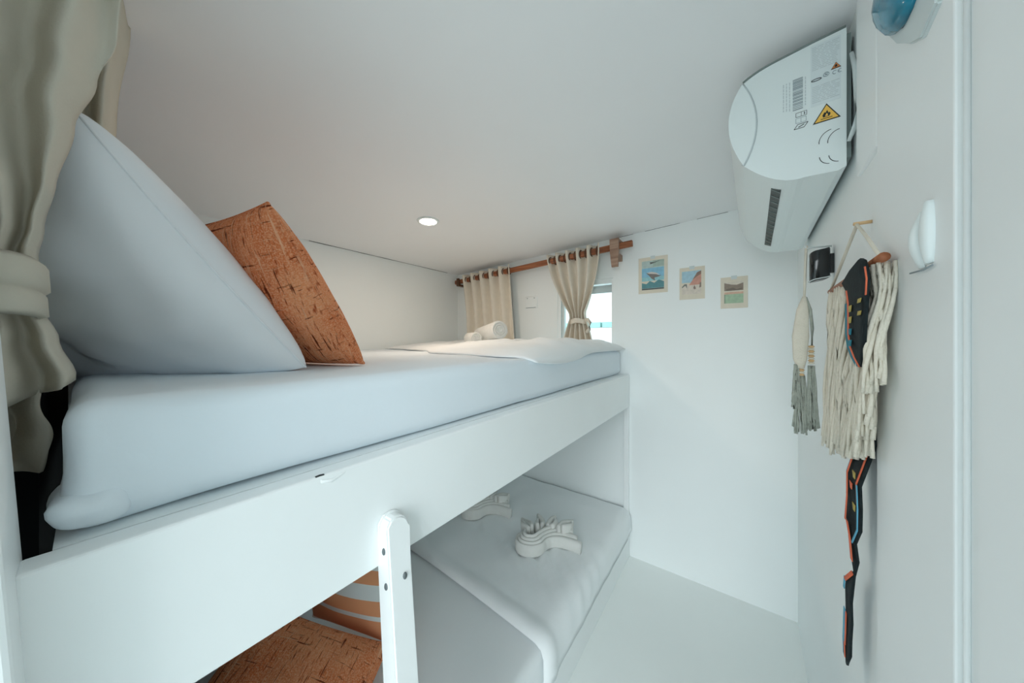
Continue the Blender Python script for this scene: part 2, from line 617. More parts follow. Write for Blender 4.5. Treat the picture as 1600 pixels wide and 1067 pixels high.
# ------------------------------------------------------------------ mattresses and bedding
def mdisp(amp, zmid):
    def f(co, n_):
        k = amp * (nz(co.x, co.y, co.z, 3) + .5 * nz(co.x, co.y + 5, co.z, 8))
        co = co + n_ * k
        if co.y < .12:                               # untucked, crumpled end of the fitted sheet
            e = min(1, (.12 - co.y) / .12)
            low = max(0, min(1, (zmid - co.z) / .05))
            co.y -= e * low * (.005 + .008 * nz(co.x, 0, co.z, 14))
            co.z -= e * low * .004
            co.x += e * .008 * nz(co.x, co.y, co.z, 26)
        return co
    return f
um = obj('mattress', rbox(LEFT + .012, -.552, -.016, BACK - .012, 1.085, 1.226, .028, (24, 60, 5), 4, mdisp(.004, 1.15)), 'sheet', None, True)
tag(um, 'thick mattress in a white fitted sheet on the upper bunk', 'mattress')
# the sheet bunches out under the corner of the upper mattress
def lump(co, n_):
    return co + n_ * (.004 * nz(co.x, co.y, co.z, 30) + .003 * nz(co.x, co.y + 3, co.z, 60))
b_ = obj('sheet_gather', rbox(-.640, -.547, -.025, .030, 1.090, 1.128, .018, (6, 6, 3), 4, lump), 'sheet', um, True)
lm = obj('mattress', rbox(LEFT + .012, -.512, -.01, BACK - .012, .139, .268, .03, (24, 60, 5), 4, mdisp(.005, .2)), 'duvet', None, True)
tag(lm, 'thin mattress in a white fitted sheet on the lower bunk', 'mattress')

# duvet laid over the far half of the lower bunk: draped profile across x, wrinkles, thick hem
def draped(y0, y1, ny, fnprof, thick, wr):
    bm = bmesh.new()
    def path(v):
        pts = []
        y = y0 + (y1 - y0) * v
        for k in range(60):
            s = k / 59
            pts.append(fnprof(s, v, y))
        return pts
    up_, dn = [], []
    for j in range(ny + 1):
        v = j / ny
        rowu, rowd = [], []
        P = path(v)
        for k, p in enumerate(P):
            t = (P[min(k + 1, 59)] - P[max(k - 1, 0)]).normalized()
            n_ = Vector((-t.z, 0, t.x))
            if n_.z < 0 and abs(t.x) > .5:
                n_ = -n_
            edge = min(1, (1 - abs(2 * v - 1)) * ny / 2.2) ** .5
            th = thick * edge
            rowu.append(p + n_ * max(.003, th + wr(p, k / 59, v)))
            rowd.append(p + n_ * .001)
        up_.append(rowu); dn.append(rowd)
    Vu = grid(bm, up_)
    Vd = grid(bm, dn)
    for a, b in ((Vu[0], Vd[0]), (Vu[-1], Vd[-1])):
        for i in range(len(a) - 1):
            bm.faces.new((a[i], a[i + 1], b[i + 1], b[i]))
    for c in (0, -1):
        for j in range(ny):
            bm.faces.new((Vu[j][c], Vu[j + 1][c], Vd[j + 1][c], Vd[j][c]))
    return bm
def lowprof(s, v, y):
    L = 1.44
    d = s * (L + .13)
    yy = y + (1 - v) * (.03 * math.sin(s * 3.0) - .05 * s)
    if d < L - .03:
        return Vector((LEFT + .012 + d, yy, .280))
    e = (d - (L - .03))
    q = min(PI / 2 * .92, e / .036)
    r = .036
    x = LEFT + .012 + L - .03 + r * math.sin(q)
    z = .280 - r + r * math.cos(q)
    rest = e - q * r
    if rest > 0:
        z -= rest * .95
        x += rest * .06
    return Vector((x, yy, max(z, .168)))
def lowwr(p, s, v):
    k = .006 * nz(p.x, p.y, 0, 4) + .005 * nz(p.x, p.y, 4, 10)
    # diagonal creases at the front near corner
    a = max(0, 1 - abs(s - .78) / .2) * max(0, 1 - abs(v - .32) / .3)
    k += .011 * a * math.sin(85 * (p.x * .75 + p.y * .8) + 3 * nz(p.x, p.y, 1, 3))
    if v < .07:
        k += .012 * math.sin(PI * v / .07) * (.7 + .3 * nz(p.x, 0, 2, 4))
    return k
dv = obj('duvet', draped(.905, BACK - .014, 80, lowprof, .016, lowwr), 'duvet', None, True)
tag(dv, 'white duvet spread over the far half of the lower bunk under the towel art', 'duvet')

# rumpled duvet at the far end of the upper bunk
def updv():
    bm = bmesh.new()
    nx, ny = 70, 70
    U, D = [], []
    for i in range(nx + 1):
        ru, rd = [], []
        for j in range(ny + 1):
            s, v = i / nx, j / ny
            x = LEFT + .02 + s * (-.549 - LEFT - .02)
            ystart = .84 + .36 * (1 - s) + .05 * math.sin(7 * s) + .04 * nz(s, 0, 1, 6)
            y = ystart + v * (BACK - .014 - ystart)
            ramp = min(1, (y - ystart) / (.62 - .30 * s)) ** .7
            edge = min(1, min(v * 18, (1 - v) * 12, s * 30, (1 - s) * 16)) ** .5
            h = (.010 + .046 * ramp) * edge
            h += edge * ramp * (.012 * nz(x, y, 0, 5) + .009 * nz(x, y, 3, 11) + .005 * abs(math.sin(16 * (x * .5 + y) + 3 * nz(x, y, 5, 3))))
            fall = max(0, s - .95) / .05
            wob = .5 + .5 * math.sin((y - .86) * 7.5)
            zb = 1.230 - fall ** 2 * .030 * wob * min(1, max(0, (1.45 - y) / .2))
            xo = fall * (.012 + .012 * wob)
            ru.append(Vector((x + xo, y, zb + max(h, .004))))
            rd.append(Vector((x + xo * .8, y, zb - .001 * (1 - fall))))
        U.append(ru); D.append(rd)
    Vu = grid(bm, U); Vd = grid(bm, D)
    for a, b in ((Vu[0], Vd[0]), (Vu[-1], Vd[-1])):
        for i in range(len(a) - 1):
            bm.faces.new((a[i], a[i + 1], b[i + 1], b[i]))
    for c in (0, -1):
        for j in range(nx):
            bm.faces.new((Vu[j][c], Vu[j + 1][c], Vd[j + 1][c], Vd[j][c]))
    return bm
du = obj('duvet', updv(), 'duvet', None, True)
tag(du, 'rumpled white duvet at the far end of the upper bunk by the window', 'duvet')

# ------------------------------------------------------------------ pillows
def lean_pillow(nb, nt, Ld, width, thick, n, pinch, wr, seed, power):
    """pillow standing on its long edge: near bottom corner nb, near top corner nt, long side running along Ld"""
    Ld = Vector(Ld).normalized()
    U = (nt - nb)
    sh = U.normalized().dot(-Ld)
    b, rim = pillow(width, U.length, thick, n, pinch, wr, seed, power, 1.0, sh)
    return b, rim, frame_mtx((nb + nt) / 2 + Ld * width / 2, -Ld, U)
bm, rim, mt = lean_pillow(Vector((-.748, .276, 1.232)), Vector((-.745, -.010, 1.610)), (-.866, -.5, 0), .66, .27, 36, .03, .020, 2, .36)
p1 = thing('pillow', 'large plump white pillow leaning at the head of the upper bunk', 'pillow', mtx=mt)
obj('pillowcase', bm, 'pillow', p1, True)
obj('flange_seam', closed_tube(rim, .0022), 'pillow', p1, True)

bm, rim, mt = lean_pillow(Vector((-.755, .408, 1.231)), Vector((-.745, .209, 1.560)), (-.975, -.22, 0), .40, .17, 30, .05, .007, 5, .42)
p2 = thing('cushion', 'rust chenille cushion standing against the white pillow on the upper bunk', 'cushion', mtx=mt, group='rust cushions')
obj('cushion_cover', bm, 'rust', p2, True)
obj('edge_seam', closed_tube(rim, .003), 'rust', p2, True)

bm, rim = pillow(.40, .40, .20, 28, .05, .008, 9, .36)
p3 = thing('cushion', 'rust chenille cushion on the lower bunk in front of the striped cushion', 'cushion',
           mtx=frame_mtx((-.925, .265, .340), (.79, .55, -.30), (-.50, .62, .45)), group='rust cushions')
obj('cushion_cover', bm, 'rust', p3, True)
obj('edge_seam', closed_tube(rim, .003), 'rust', p3, True)

bm, rim, mt = lean_pillow(Vector((-.83, .565, .345)), Vector((-.98, .655, .60)), (-.95, -.31, 0), .355, .19, 28, .05, .004, 12, .45)
p4 = thing('cushion', 'orange and white striped cushion with white piping on the lower bunk', 'cushion', mtx=mt)
obj('cushion_cover', bm, 'stripes', p4, True)
obj('piping', closed_tube(rim, .0045), 'piping', p4, True)

bm, rim = pillow(.62, .44, .16, 24, .05, .008, 15, .55)
p5 = thing('pillow', 'white pillow lying behind the rust cushion on the lower bunk', 'pillow',
           mtx=frame_mtx((-1.42, .24, .36), (.70, .70, 0), (-.68, .68, .25)))
obj('pillowcase', bm, 'pillow', p5, True)

# ------------------------------------------------------------------ towel art
RGT, FWD = Vector((.810, .586, 0)), Vector((-.586, .810, 0))
def towel_fan(center, label, flip, scale):
    t = thing('folded_towel', label, 'towel', center, group='pleated towel figures on the lower duvet')
    def P(a, b, z):
        q = RGT * (a * scale) + FWD * (b * scale)
        return Vector((q.x, q.y, z))
    # nested loops: stacked folds that turn round on the near left side and run out to the right
    for k in range(4):
        r = .066 - .012 * k
        pts = []
        for i in range(17):
            q = math.radians(140 + 200 * i / 16)
            pts.append(P(-.085 + r * math.cos(q), -.055 + r * math.sin(q) * .85, .030 + .007 * k))
        tx, ty = .150 - .012 * k, -.075 + .036 * k
        last = (-.085 + r * math.cos(math.radians(340)), -.055 + r * .85 * math.sin(math.radians(340)))
        for i in range(1, 9):
            q = i / 8
            bx = (1 - q) ** 2 * last[0] + 2 * q * (1 - q) * .03 + q * q * tx
            by = (1 - q) ** 2 * last[1] + 2 * q * (1 - q) * (.005 + .012 * k) + q * q * ty
            pts.append(P(bx, by, (.030 + .007 * k) * (1 - .4 * q)))
        b = bmesh.new()
        sweep(b, pts, [.007] * 17 + [.007 + .0012 * i for i in range(8)], [.028 + .003 * k] * len(pts), n=10, power=.6)
        obj('pleat', b, 'terry', t, True)
    # pleats fanned out away from the bed edge, each a soft standing fold
    for k in range(8):
        f_ = k / 7
        x0_, y0_ = -.105 + .20 * f_, -.005 + .030 * math.sin(PI * f_)
        q0 = math.radians(112 - 72 * f_)
        ln = .105 + .018 * math.sin(k * 2.3)
        b = bmesh.new()
        pts = []
        for i in range(10):
            q = i / 9
            qq = q0 + (.6 if k % 2 else -.35) * (q - .4)
            rr = ln * q - .03
            pts.append(P(x0_ + rr * math.cos(qq), y0_ + rr * math.sin(qq), .058 - .012 * q + .004 * math.sin(5 * q + k)))
        sweep(b, pts, [.004 + .010 * math.sin(PI * min(1, .15 + i / 9 * .75)) for i in range(10)], [.036 - .008 * (i / 9) for i in range(10)], n=10, power=.65)
        obj('pleat', b, 'terry', t, True)
    return t
towel_fan((-.745, 1.325, .297), 'pleated white towel fanned out near the front of the lower duvet', 1, 1.0)
towel_fan((-1.165, 1.365, .297), 'pleated white towel half hidden behind the upper bunk rail', 1, .92)

def rolled_towel(a, bpt, r, label, turns=3.2):
    a, bpt = Vector(a), Vector(bpt)
    d = (bpt - a)
    m = frame_mtx(a, d, Vector((0, 0, 1)).cross(d) * -1)
    t = thing('rolled_towel', label, 'towel', mtx=m, group='rolled towels on the upper duvet')
    b = bmesh.new()
    ln = d.length
    n = 64
    rows = []
    for s in (0, .02, .5, .98, 1):
        sh = .94 if s in (0, 1) else 1
        rows.append([Vector((ln * s, r * sh * math.cos(2 * PI * j / 40) * (1 + .02 * math.sin(5 * j)), r * sh * math.sin(2 * PI * j / 40))) for j in range(40)])
    V = grid(b, rows, closed_v=True)
    b.faces.new(V[0]); b.faces.new(V[-1])
    obj('towel_body', b, 'terry', t)
    for e in (0, ln):
        b = bmesh.new()
        pts = []
        for i in range(n):
            q = turns * 2 * PI * i / n
            rr = r * (.12 + .80 * i / n)
            pts.append(Vector((e, rr * math.cos(q), rr * math.sin(q))))
        sweep(b, pts, r * .085, .006, n=6, up=Vector((1, 0, 0)))
        obj('spiral_edge', b, 'terry', t, True)
    return t
rolled_towel((-1.375, 1.545, 1.318), (-1.115, 1.42, 1.350), .054, 'larger rolled white towel with its spiral end showing by the cream curtain')
rolled_towel((-1.38, 1.44, 1.300), (-1.255, 1.37, 1.300), .036, 'smaller rolled white towel beside the larger roll on the upper bunk')

# ------------------------------------------------------------------ curtains over the end wall
RODY = 1.828
ra, rb = Vector((-1.905, RODY, 1.773)), Vector((-.472, RODY, 1.843))
def rodz(x):
    return ra.z + (x - ra.x) / (rb.x - ra.x) * (rb.z - ra.z)
rod = thing('curtain_rod', 'reddish wooden curtain rod across the end wall above the window', 'curtain rod', (-1.19, RODY, 1.80))
def rpart(name, b, m, smooth=False):
    o = obj(name, b, m, None, smooth)
    o.parent = rod
    o.matrix_parent_inverse = Matrix.Translation(-Vector((-1.19, RODY, 1.80)))
    return o
rpart('pole', sweep(bmesh.new(), [ra, ra.lerp(rb, .5), rb], .015, .018, n=12, power=.55), 'wood')
b = bmesh.new()
prism(b, [(-.592, 1.878), (-.540, 1.880), (-.540, 1.81), (-.545, 1.715), (-.580, 1.715), (-.590, 1.80)],
      [lambda p: Vector((p[0], RODY - .034, p[1])), lambda p: Vector((p[0], RODY - .017, p[1]))])
add_box(b, -.590, -.542, RODY - .017, BACK - .001, 1.868, 1.879)
add_box(b, -.585, -.547, RODY - .017, BACK - .001, 1.765, 1.800)
rpart('bracket', b, 'greywood')
b = bmesh.new()
add_box(b, -1.870, -1.845, RODY - .03, RODY - .016, 1.735, 1.80, bev=.002)
add_box(b, -1.870, -1.845, RODY - .016, BACK - .001, 1.735, 1.752)
rpart('bracket', b, 'ring')

def eyelet_curtain(x0, x1, waves, zbot, xform, label, ampb, phase=0):
    c = thing('curtain', label, 'curtain', ((x0 + x1) / 2, RODY, 1.80), group='cream eyelet curtains on the wooden rod')
    loc = Vector(c.location)
    nu, nv = waves * 16, 44
    rows = []
    for j in range(nv + 1):
        v = j / nv
        row = []
        for i in range(nu + 1):
            s = i / nu
            x = x0 + (x1 - x0) * s
            zt = rodz(x) + .042
            z = zt + (zbot - zt) * v
            amp = .030 * (1 - v) + ampb * v
            wv = math.cos(2 * PI * waves * s + phase)
            wv = math.copysign(abs(wv) ** .75, wv)
            X, yoff, z2 = xform(s, v, x, z)
            row.append(Vector((X, RODY - amp * wv * yoff - .002, z2)) - loc)
        rows.append(row)
    bm = bmesh.new()
    grid(bm, rows)
    o = obj('cloth', bm, 'canvas', c, True)
    md = o.modifiers.new('thickness', 'SOLIDIFY')
    md.thickness = .003
    for k in range(2 * waves):
        s = (k + .5 - phase / PI) / (2 * waves)
        if not 0.01 < s < .99:
            continue
        x = x0 + (x1 - x0) * s
        p = Vector((x, RODY, rodz(x)))
        b = bmesh.new()
        pts = [p - loc + Vector((0, .024 * math.cos(2 * PI * i / 14), .026 * math.sin(2 * PI * i / 14))) for i in range(14)]
        k2 = len(pts)
        rws = []
        for i in range(k2):
            d = (pts[i] - (p - loc)).normalized()
            rws.append([pts[i] + d * (.004 * math.cos(2 * PI * q / 6)) + Vector((1, 0, 0)) * (.004 * math.sin(2 * PI * q / 6)) for q in range(6)])
        grid(b, rws, closed_u=True, closed_v=True)
        obj('eyelet_ring', b, 'ring', c, True)
    return c
eyelet_curtain(-1.80, -1.325, 5, 1.235, lambda s, v, x, z: (x + .045 * v + .015 * math.sin(3 * v) * (1 - s), 1, z),
               'cream eyelet curtain hanging straight behind the rolled towels', .018)
def tied(s, v, x, z):
    wv = .715                                       # height of the tie as fraction of the drop
    cx = -.800
    if v < wv:
        k = (v / wv)
        pin = (1 - .86 * (k ** 1.75)) if k < 1 else .14
        wd = max(.27, pin)
    else:
        k = (v - wv) / (1 - wv)
        wd = .27 + .32 * k ** .8
    mid = -.838 + (cx + .838) * min(1, v / wv)
    return mid + (x + .838) * wd, .9 if v < .5 else 1.1, z
cr = eyelet_curtain(-1.018, -.658, 5, 1.245, tied, 'cream eyelet curtain tied in at the waist in front of the window', .022)
b = bmesh.new()
loc = Vector(cr.location)
pts = [Vector((-.800 + .053 * math.cos(q), RODY + .034 * math.sin(q), 1.408 + .004 * math.sin(3 * q))) - loc for q in [2 * PI * i / 24 for i in range(24)]]
rws = []
for i in range(24):
    d = Vector((pts[i].x + .8 + loc.x, pts[i].y, 0)).normalized()
    rws.append([pts[i] + Vector((0, 0, h_)) + d * e for h_, e in ((-.017, .000), (-.012, .003), (.012, .003), (.017, .000), (0, -.003))])
grid(b, rws, closed_u=True, closed_v=True)
obj('tie_band', b, 'canvas', cr, True)
b = bmesh.new()
sweep(b, [Vector(p) - loc for p in ((-.748, RODY - .02, 1.41), (-.728, RODY - .028, 1.415), (-.712, RODY - .03, 1.395), (-.718, RODY - .03, 1.355), (-.735, RODY - .028, 1.335))], .006, .012, n=8)
obj('tie_loop', b, 'canvas', cr, True)

# ------------------------------------------------------------------ bunk curtain tied back at the head end (left)
bc = thing('curtain', 'beige linen bunk curtain gathered and tied back at the head end', 'curtain', (-.68, -.1, 1.2))
def lerp_tab(tab, z):
    if z >= tab[0][0]:
        return tab[0][1]
    for (a, va), (b2, vb) in zip(tab, tab[1:]):
        if z >= b2:
            k = (a - z) / (a - b2)
            k = k * k * (3 - 2 * k)
            return va + (vb - va) * k
    return tab[-1][1]
def left_sheet(name, Xf, Xb, right, left, ztop, zhem, folds, amp, seed, hemslope, mt='linen'):
    nu, nv = 60, 70
    rows = []
    for j in range(nv + 1):
        v = j / nv
        row = []
        for i in range(nu + 1):
            s = i / nu
            zh = zhem + hemslope * (1 - s)
            z = ztop + (zh - ztop) * v
            yr, yl = lerp_tab(right, z), lerp_tab(left, z)
            tie = math.exp(-((z - 1.347) / .05) ** 2)
            a = amp * (1 - .55 * tie) * (1 + .5 * max(0, 1.33 - z) / .1)
            ph = 2 * PI * folds * (s ** 1.3) + 1.6 * math.sin(2.2 * v + seed) + .4 * math.sin(9 * v * s) + 1.6 * nz(s, v, seed, 2)
            y = yl + (yr - yl) * s + .006 * nz(s, v, seed + 3, 5)
            x = Xf + (Xb - Xf) * s ** 1.5 + a * math.sin(ph) - .03 * (1 - tie) * (s - .5) ** 2
            row.append(Vector((x + .68, y + .1, z - 1.2)))
        rows.append(row)
    bm = bmesh.new()
    grid(bm, rows)
    o = obj(name, bm, mt, bc, True)
    md = o.modifiers.new('thickness', 'SOLIDIFY')
    md.thickness = .003
    return o
front_r = [(1.91, .040), (1.70, .022), (1.63, .008), (1.56, -.010), (1.48, -.021), (1.42, -.028), (1.39, -.033), (1.33, -.033), (1.29, -.022), (1.245, -.008), (1.18, -.02)]
front_l = [(1.91, -.30), (1.60, -.24), (1.40, -.135), (1.33, -.135), (1.24, -.19), (1.15, -.22)]
left_sheet('front_swag', -.60, -.66, front_r, front_l, 1.90, 1.240, 4.5, .020, 1.0, -.11)
back_r = [(1.91, .05), (1.70, .033), (1.60, .028), (1.50, .010), (1.42, -.02), (1.38, -.034), (1.33, -.036), (1.25, -.03), (1.12, -.03)]
back_l = [(1.91, -.16), (1.60, -.13), (1.40, -.11), (1.33, -.11), (1.2, -.13), (1.12, -.15)]
left_sheet('back_swag', -.70, -.92, back_r, [(z, y - .02) for z, y in back_l], 1.90, 1.29, 5, .030, 4.0, -.02)
left_sheet('lower_tail', -.665, -.70, [(1.33, -.04), (1.22, -.034), (1.17, -.026), (1.12, -.032)], [(1.33, -.12), (1.12, -.19)], 1.33, 1.128, 2, .018, 7.0, -.01)
# tie-back band wrapped round the bundle
b = bmesh.new()
rws = []
for i in range(28):
    q = 2 * PI * i / 28
    c_, s_ = math.cos(q), math.sin(q)
    base = Vector((-.652 + .072 * math.copysign(abs(c_) ** .6, c_), -.088 + .058 * math.copysign(abs(s_) ** .6, s_), 0))
    d = Vector((c_, s_, 0))
    zc = 1.342 + .006 * math.sin(q + 1)
    rws.append([base + d * e + Vector((.68, .1, zc + h_ - 1.2)) for h_, e in ((-.032, -.002), (-.026, .004), (-.006, .003), (-.002, -.001), (.004, .005), (.026, .004), (.032, -.002), (0, -.006))])
grid(b, rws, closed_u=True, closed_v=True)
obj('tie_band', b, 'linen', bc, True)

# ------------------------------------------------------------------ ceiling downlight
dl = thing('downlight', 'small round recessed downlight glowing in the ceiling', 'downlight', (-1.242, 1.001, ceil_z(-1.242)))
dl.rotation_euler = (0, -math.atan(.0424), 0)
b = bmesh.new()
rws = []
for i in range(36):
    q = 2 * PI * i / 36
    d = Vector((math.cos(q), math.sin(q), 0))
    rws.append([d * r_ + Vector((0, 0, z_)) for r_, z_ in ((.041, .0), (.041, -.006), (.047, -.007), (.053, -.004), (.054, 0))])
grid(b, rws, closed_u=True, closed_v=True)
obj('trim_ring', b, 'plastic', dl, True)
b = bmesh.new()
sweep(b, [(0, 0, -.0005), (0, 0, -.0045)], .0405, n=36)
obj('diffuser', b, 'lamp', dl)
la = bpy.data.lights.new('downlight_lamp', 'AREA')
la.shape = 'DISK'
la.size = .078
la.energy = 1.35
la.color = (1.0, .80, .62)
lo = bpy.data.objects.new('downlight_lamp', la)
COL.objects.link(lo)
lo.parent = dl
lo.location = (0, 0, -.0065)

# ------------------------------------------------------------------ air conditioner on the right wall
ACL = .70
A0 = Vector((.183, .893, 0))
ac = thing('air_conditioner', 'white wall-mounted air conditioner with warning labels on its end panel', 'air conditioner', A0, -math.atan(.0398))
# profile points in (local x, z): x measured from the back edge (0) towards the room (negative)
def arc(p0, pm, p1, n):
    """quadratic through three points"""
    out = []
    c = (2 * pm[0] - .5 * (p0[0] + p1[0]), 2 * pm[1] - .5 * (p0[1] + p1[1]))
    for i in range(n + 1):
        s = i / n
        out.append(((1 - s) ** 2 * p0[0] + 2 * s * (1 - s) * c[0] + s * s * p1[0], (1 - s) ** 2 * p0[1] + 2 * s * (1 - s) * c[1] + s * s * p1[1]))
    return out
seam = arc((-.168, 1.887), (-.143, 1.790), (-.166, 1.697), 12)
nose = arc((-.168, 1.887), (-.194, 1.800), (-.166, 1.697), 14)
under = arc((-.166, 1.697), (-.110, 1.648), (-.062, 1.637), 10)
bodyp = [(0, 1.918), (-.05, 1.914)] + arc((-.09, 1.909), (-.135, 1.902), (-.166, 1.889), 6) + seam[1:] + under[1:] + [(-.012, 1.634), (0, 1.640)]
ext = lambda y: (lambda p: Vector((p[0], y, p[1])))
b = bmesh.new()
prism(b, bodyp, [ext(0), ext(ACL)])
bmesh.ops.recalc_face_normals(b, faces=b.faces)
for f in b.faces:
    if len(f.verts) == 4:
        f.smooth = False
obj('body', b, 'plastic', ac)
b = bmesh.new()
prism(b, nose + list(reversed(seam))[1:-1], [ext(-.003), ext(ACL + .003)])
o = obj('front_panel', b, 'plastic', ac)
b = bmesh.new()
sweep(b, [(x, -.001, z) for x, z in seam], .0035, .0016, n=6, up=Vector((0, 1, 0)))
obj('panel_seam', b, 'palegrey', ac, True)
b = bmesh.new()
topl = [(-.001, 1.920), (-.05, 1.916)] + arc((-.09, 1.911), (-.135, 1.904), (-.166, 1.891), 6)
sweep(b, [(x, 0, z) for x, z in topl], .0025, .003, n=6, up=Vector((0, 1, 0)))
obj('top_rim', b, 'grey', ac, True)
obj('mounting_plate', box(.002, .0085, .012, ACL - .02, 1.66, 1.912), 'grey', ac)
b = bmesh.new()
sweep(b, [(.006, -.004, 1.86), (.010, -.012, 1.82), (.012, -.016, 1.76), (.010, -.014, 1.71), (.002, -.006, 1.685)], [.003, .0045, .005, .0045, .003], n=8)
obj('drain_hose', b, 'plastic2', ac, True)
# outlet slot under the unit with louvre fins
def under_z(x):
    for (x0, z0), (x1, z1) in zip(under, under[1:]):
        if x0 <= x <= x1:
            return z0 + (z1 - z0) * (x - x0) / (x1 - x0)
    return 1.636
b = bmesh.new()
z1, z2 = under_z(-.114), under_z(-.096)
pr = [(-.114, z1 - .0015), (-.096, z2 - .0015), (-.096, z2 + .006), (-.114, z1 + .006)]
prism(b, pr, [ext(.055), ext(.60)])
sl = obj('air_outlet', b, 'slot', ac)
b = bmesh.new()
for k in range(14):
    y = .065 + k * .039
    prism(b, [(-.113, z1 - .0026), (-.097, z2 - .0026), (-.097, z2), (-.113, z1)], [lambda p, y=y: Vector((p[0], y + (p[0] + .1) * .6, p[1])), lambda p, y=y: Vector((p[0], y + .004 + (p[0] + .1) * .6, p[1]))])
lf = obj('louvre_fins', b, 'grey', sl)
lf['kind'] = 'stuff'
# end-panel graphics, laid on the panel face as thin film
def flat(name, polys, m, layer, parent=ac):
    b = bmesh.new()
    for pl in polys:
        prism(b, pl, [ext(-.0004 * layer), ext(.0002)])
    o = obj(name, b, m, parent)
    if name in ('fine_print', 'barcode_text', 'knockout_lines', 'barcode'):
        o['kind'] = 'stuff'
    return o
def rect(x0, x1, z0, z1):
    return [(x0, z0), (x1, z0), (x1, z1), (x0, z1)]
def seg(x0, z0, x1, z1, w_):
    d = math.hypot(x1 - x0, z1 - z0)
    nx_, nz_ = -(z1 - z0) / d * w_ / 2, (x1 - x0) / d * w_ / 2
    return [(x0 + nx_, z0 + nz_), (x1 + nx_, z1 + nz_), (x1 - nx_, z1 - nz_), (x0 - nx_, z0 - nz_)]
def poly_line(pts, w_):
    return [seg(a[0], a[1], b2[0], b2[1], w_) for a, b2 in zip(pts, pts[1:])]
rating = flat('rating_label', [rect(-.052, -.008, 1.780, 1.908)], 'label', 1)
lines = []
z = 1.902
random.seed(3)
while z > 1.786:
    if not 1.822 < z < 1.852:
        x = -.050
        while x < -.014:
            l_ = random.uniform(.004, .014)
            lines.append(rect(x, min(x + l_, -.010), z, z + .0011))
            x += l_ + .002
    z -= .0036
flat('fine_print', lines, 'palegrey', 2, rating)
bars = []
z = 1.852
while z > 1.786:
    h_ = random.choice((.0007, .0007, .0014, .0021))
    bars.append(rect(-.080, -.064, z - h_, z))
    z -= h_ + random.choice((.001, .001, .002))
flat('barcode', bars, 'midgrey', 1)
txt = []
for cx in (-.061, -.086, -.091, -.096):
    z = 1.85
    while z > 1.79:
        l_ = random.uniform(.003, .008)
        txt.append(rect(cx, cx + .0018, z - l_, z))
        z -= l_ + .0018
flat('barcode_text', txt, 'palegrey', 1)
tri = lambda cx, z0, w_, h_: [(cx - w_ / 2, z0), (cx + w_ / 2, z0), (cx, z0 + h_)]
flat('warning_sign_border', [tri(-.0285, 1.742, .041, .036)], 'ink', 1)
flat('warning_sign', [tri(-.0285, 1.744, .0345, .0305)], 'yellow', 2)
flat('warning_flame', [[(-.0335, 1.7505), (-.0245, 1.7505), (-.0225, 1.755), (-.0245, 1.759), (-.0255, 1.757), (-.0275, 1.7635), (-.030, 1.759), (-.0315, 1.7605), (-.0345, 1.755)],
                       seg(-.037, 1.7475, -.020, 1.7475, .0012)], 'ink', 3)
flat('warning_flame_core', [[(-.0305, 1.7515), (-.0265, 1.7515), (-.0268, 1.755), (-.0282, 1.7575), (-.030, 1.754)]], 'yellow', 4)
flat('small_warning_sign_border', [tri(-.015, 1.843, .0145, .0125)], 'ink', 3)
flat('small_warning_sign', [tri(-.015, 1.844, .0118, .0102)], 'orange', 4)
flat('small_warning_flame', [[(-.0165, 1.8455), (-.0135, 1.8455), (-.013, 1.848), (-.015, 1.851), (-.017, 1.848)]], 'ink', 5)
ell = [(-.0435 + .0075 * math.cos(q), 1.834 + .0022 * math.sin(q)) for q in [2 * PI * i / 20 for i in range(21)]]
circ = [(-.029 + .0042 * math.cos(q), 1.838 + .0042 * math.sin(q)) for q in [2 * PI * i / 20 for i in range(21)]]
flat('approval_marks', poly_line(ell, .0011), 'ink', 3)
cee = [(-.0165 + .0032 * math.cos(math.radians(q)), 1.836 + .0034 * math.sin(math.radians(q))) for q in range(50, 320, 30)]
eee = [(-.0090 + .0032 * math.cos(math.radians(q)), 1.836 + .0034 * math.sin(math.radians(q))) for q in range(60, 310, 30)]
flat('conformity_marks', poly_line(circ, .0007) + poly_line(cee, .0008) + poly_line(eee, .0008) + [seg(-.0122, 1.836, -.0095, 1.836, .0008), seg(-.0305, 1.836, -.0305, 1.8402, .0008), seg(-.0305, 1.8402, -.0275, 1.836, .0008), seg(-.0275, 1.836, -.0275, 1.8402, .0008)], 'midgrey', 3)
R4 = lambda x0, x1, z0, z1: [(x0, z0), (x1, z0), (x1, z1), (x0, z1), (x0, z0)]
flat('pictograms', poly_line(R4(-.075, -.058, 1.769, 1.778), .0007) + [seg(-.0665, 1.769, -.0665, 1.778, .0006), seg(-.0615, 1.771, -.0615, 1.776, .0014)]
     + poly_line([(-.078, 1.744), (-.062, 1.744), (-.056, 1.753), (-.072, 1.753), (-.078, 1.744)], .0010) + [seg(-.071, 1.7465, -.062, 1.7505, .0014)], 'ink', 1)
flat('faint_pictogram', poly_line(R4(-.075, -.059, 1.756, 1.766), .0006) + [seg(-.067, 1.756, -.067, 1.766, .0006)], 'midgrey', 1)
arcs = []
for cx, cz, a0, a1, r_ in ((-.020, 1.700, 95, 185, .027), (-.008, 1.697, 95, 185, .026), (-.022, 1.672, 185, 262, .0235), (-.009, 1.671, 185, 262, .0225)):
    arcs += poly_line([(cx + r_ * .72 * math.cos(math.radians(a0 + (a1 - a0) * i / 10)), cz + r_ * .82 * math.sin(math.radians(a0 + (a1 - a0) * i / 10))) for i in range(11)], .0011)
flat('knockout_lines', arcs, 'ink', 1)

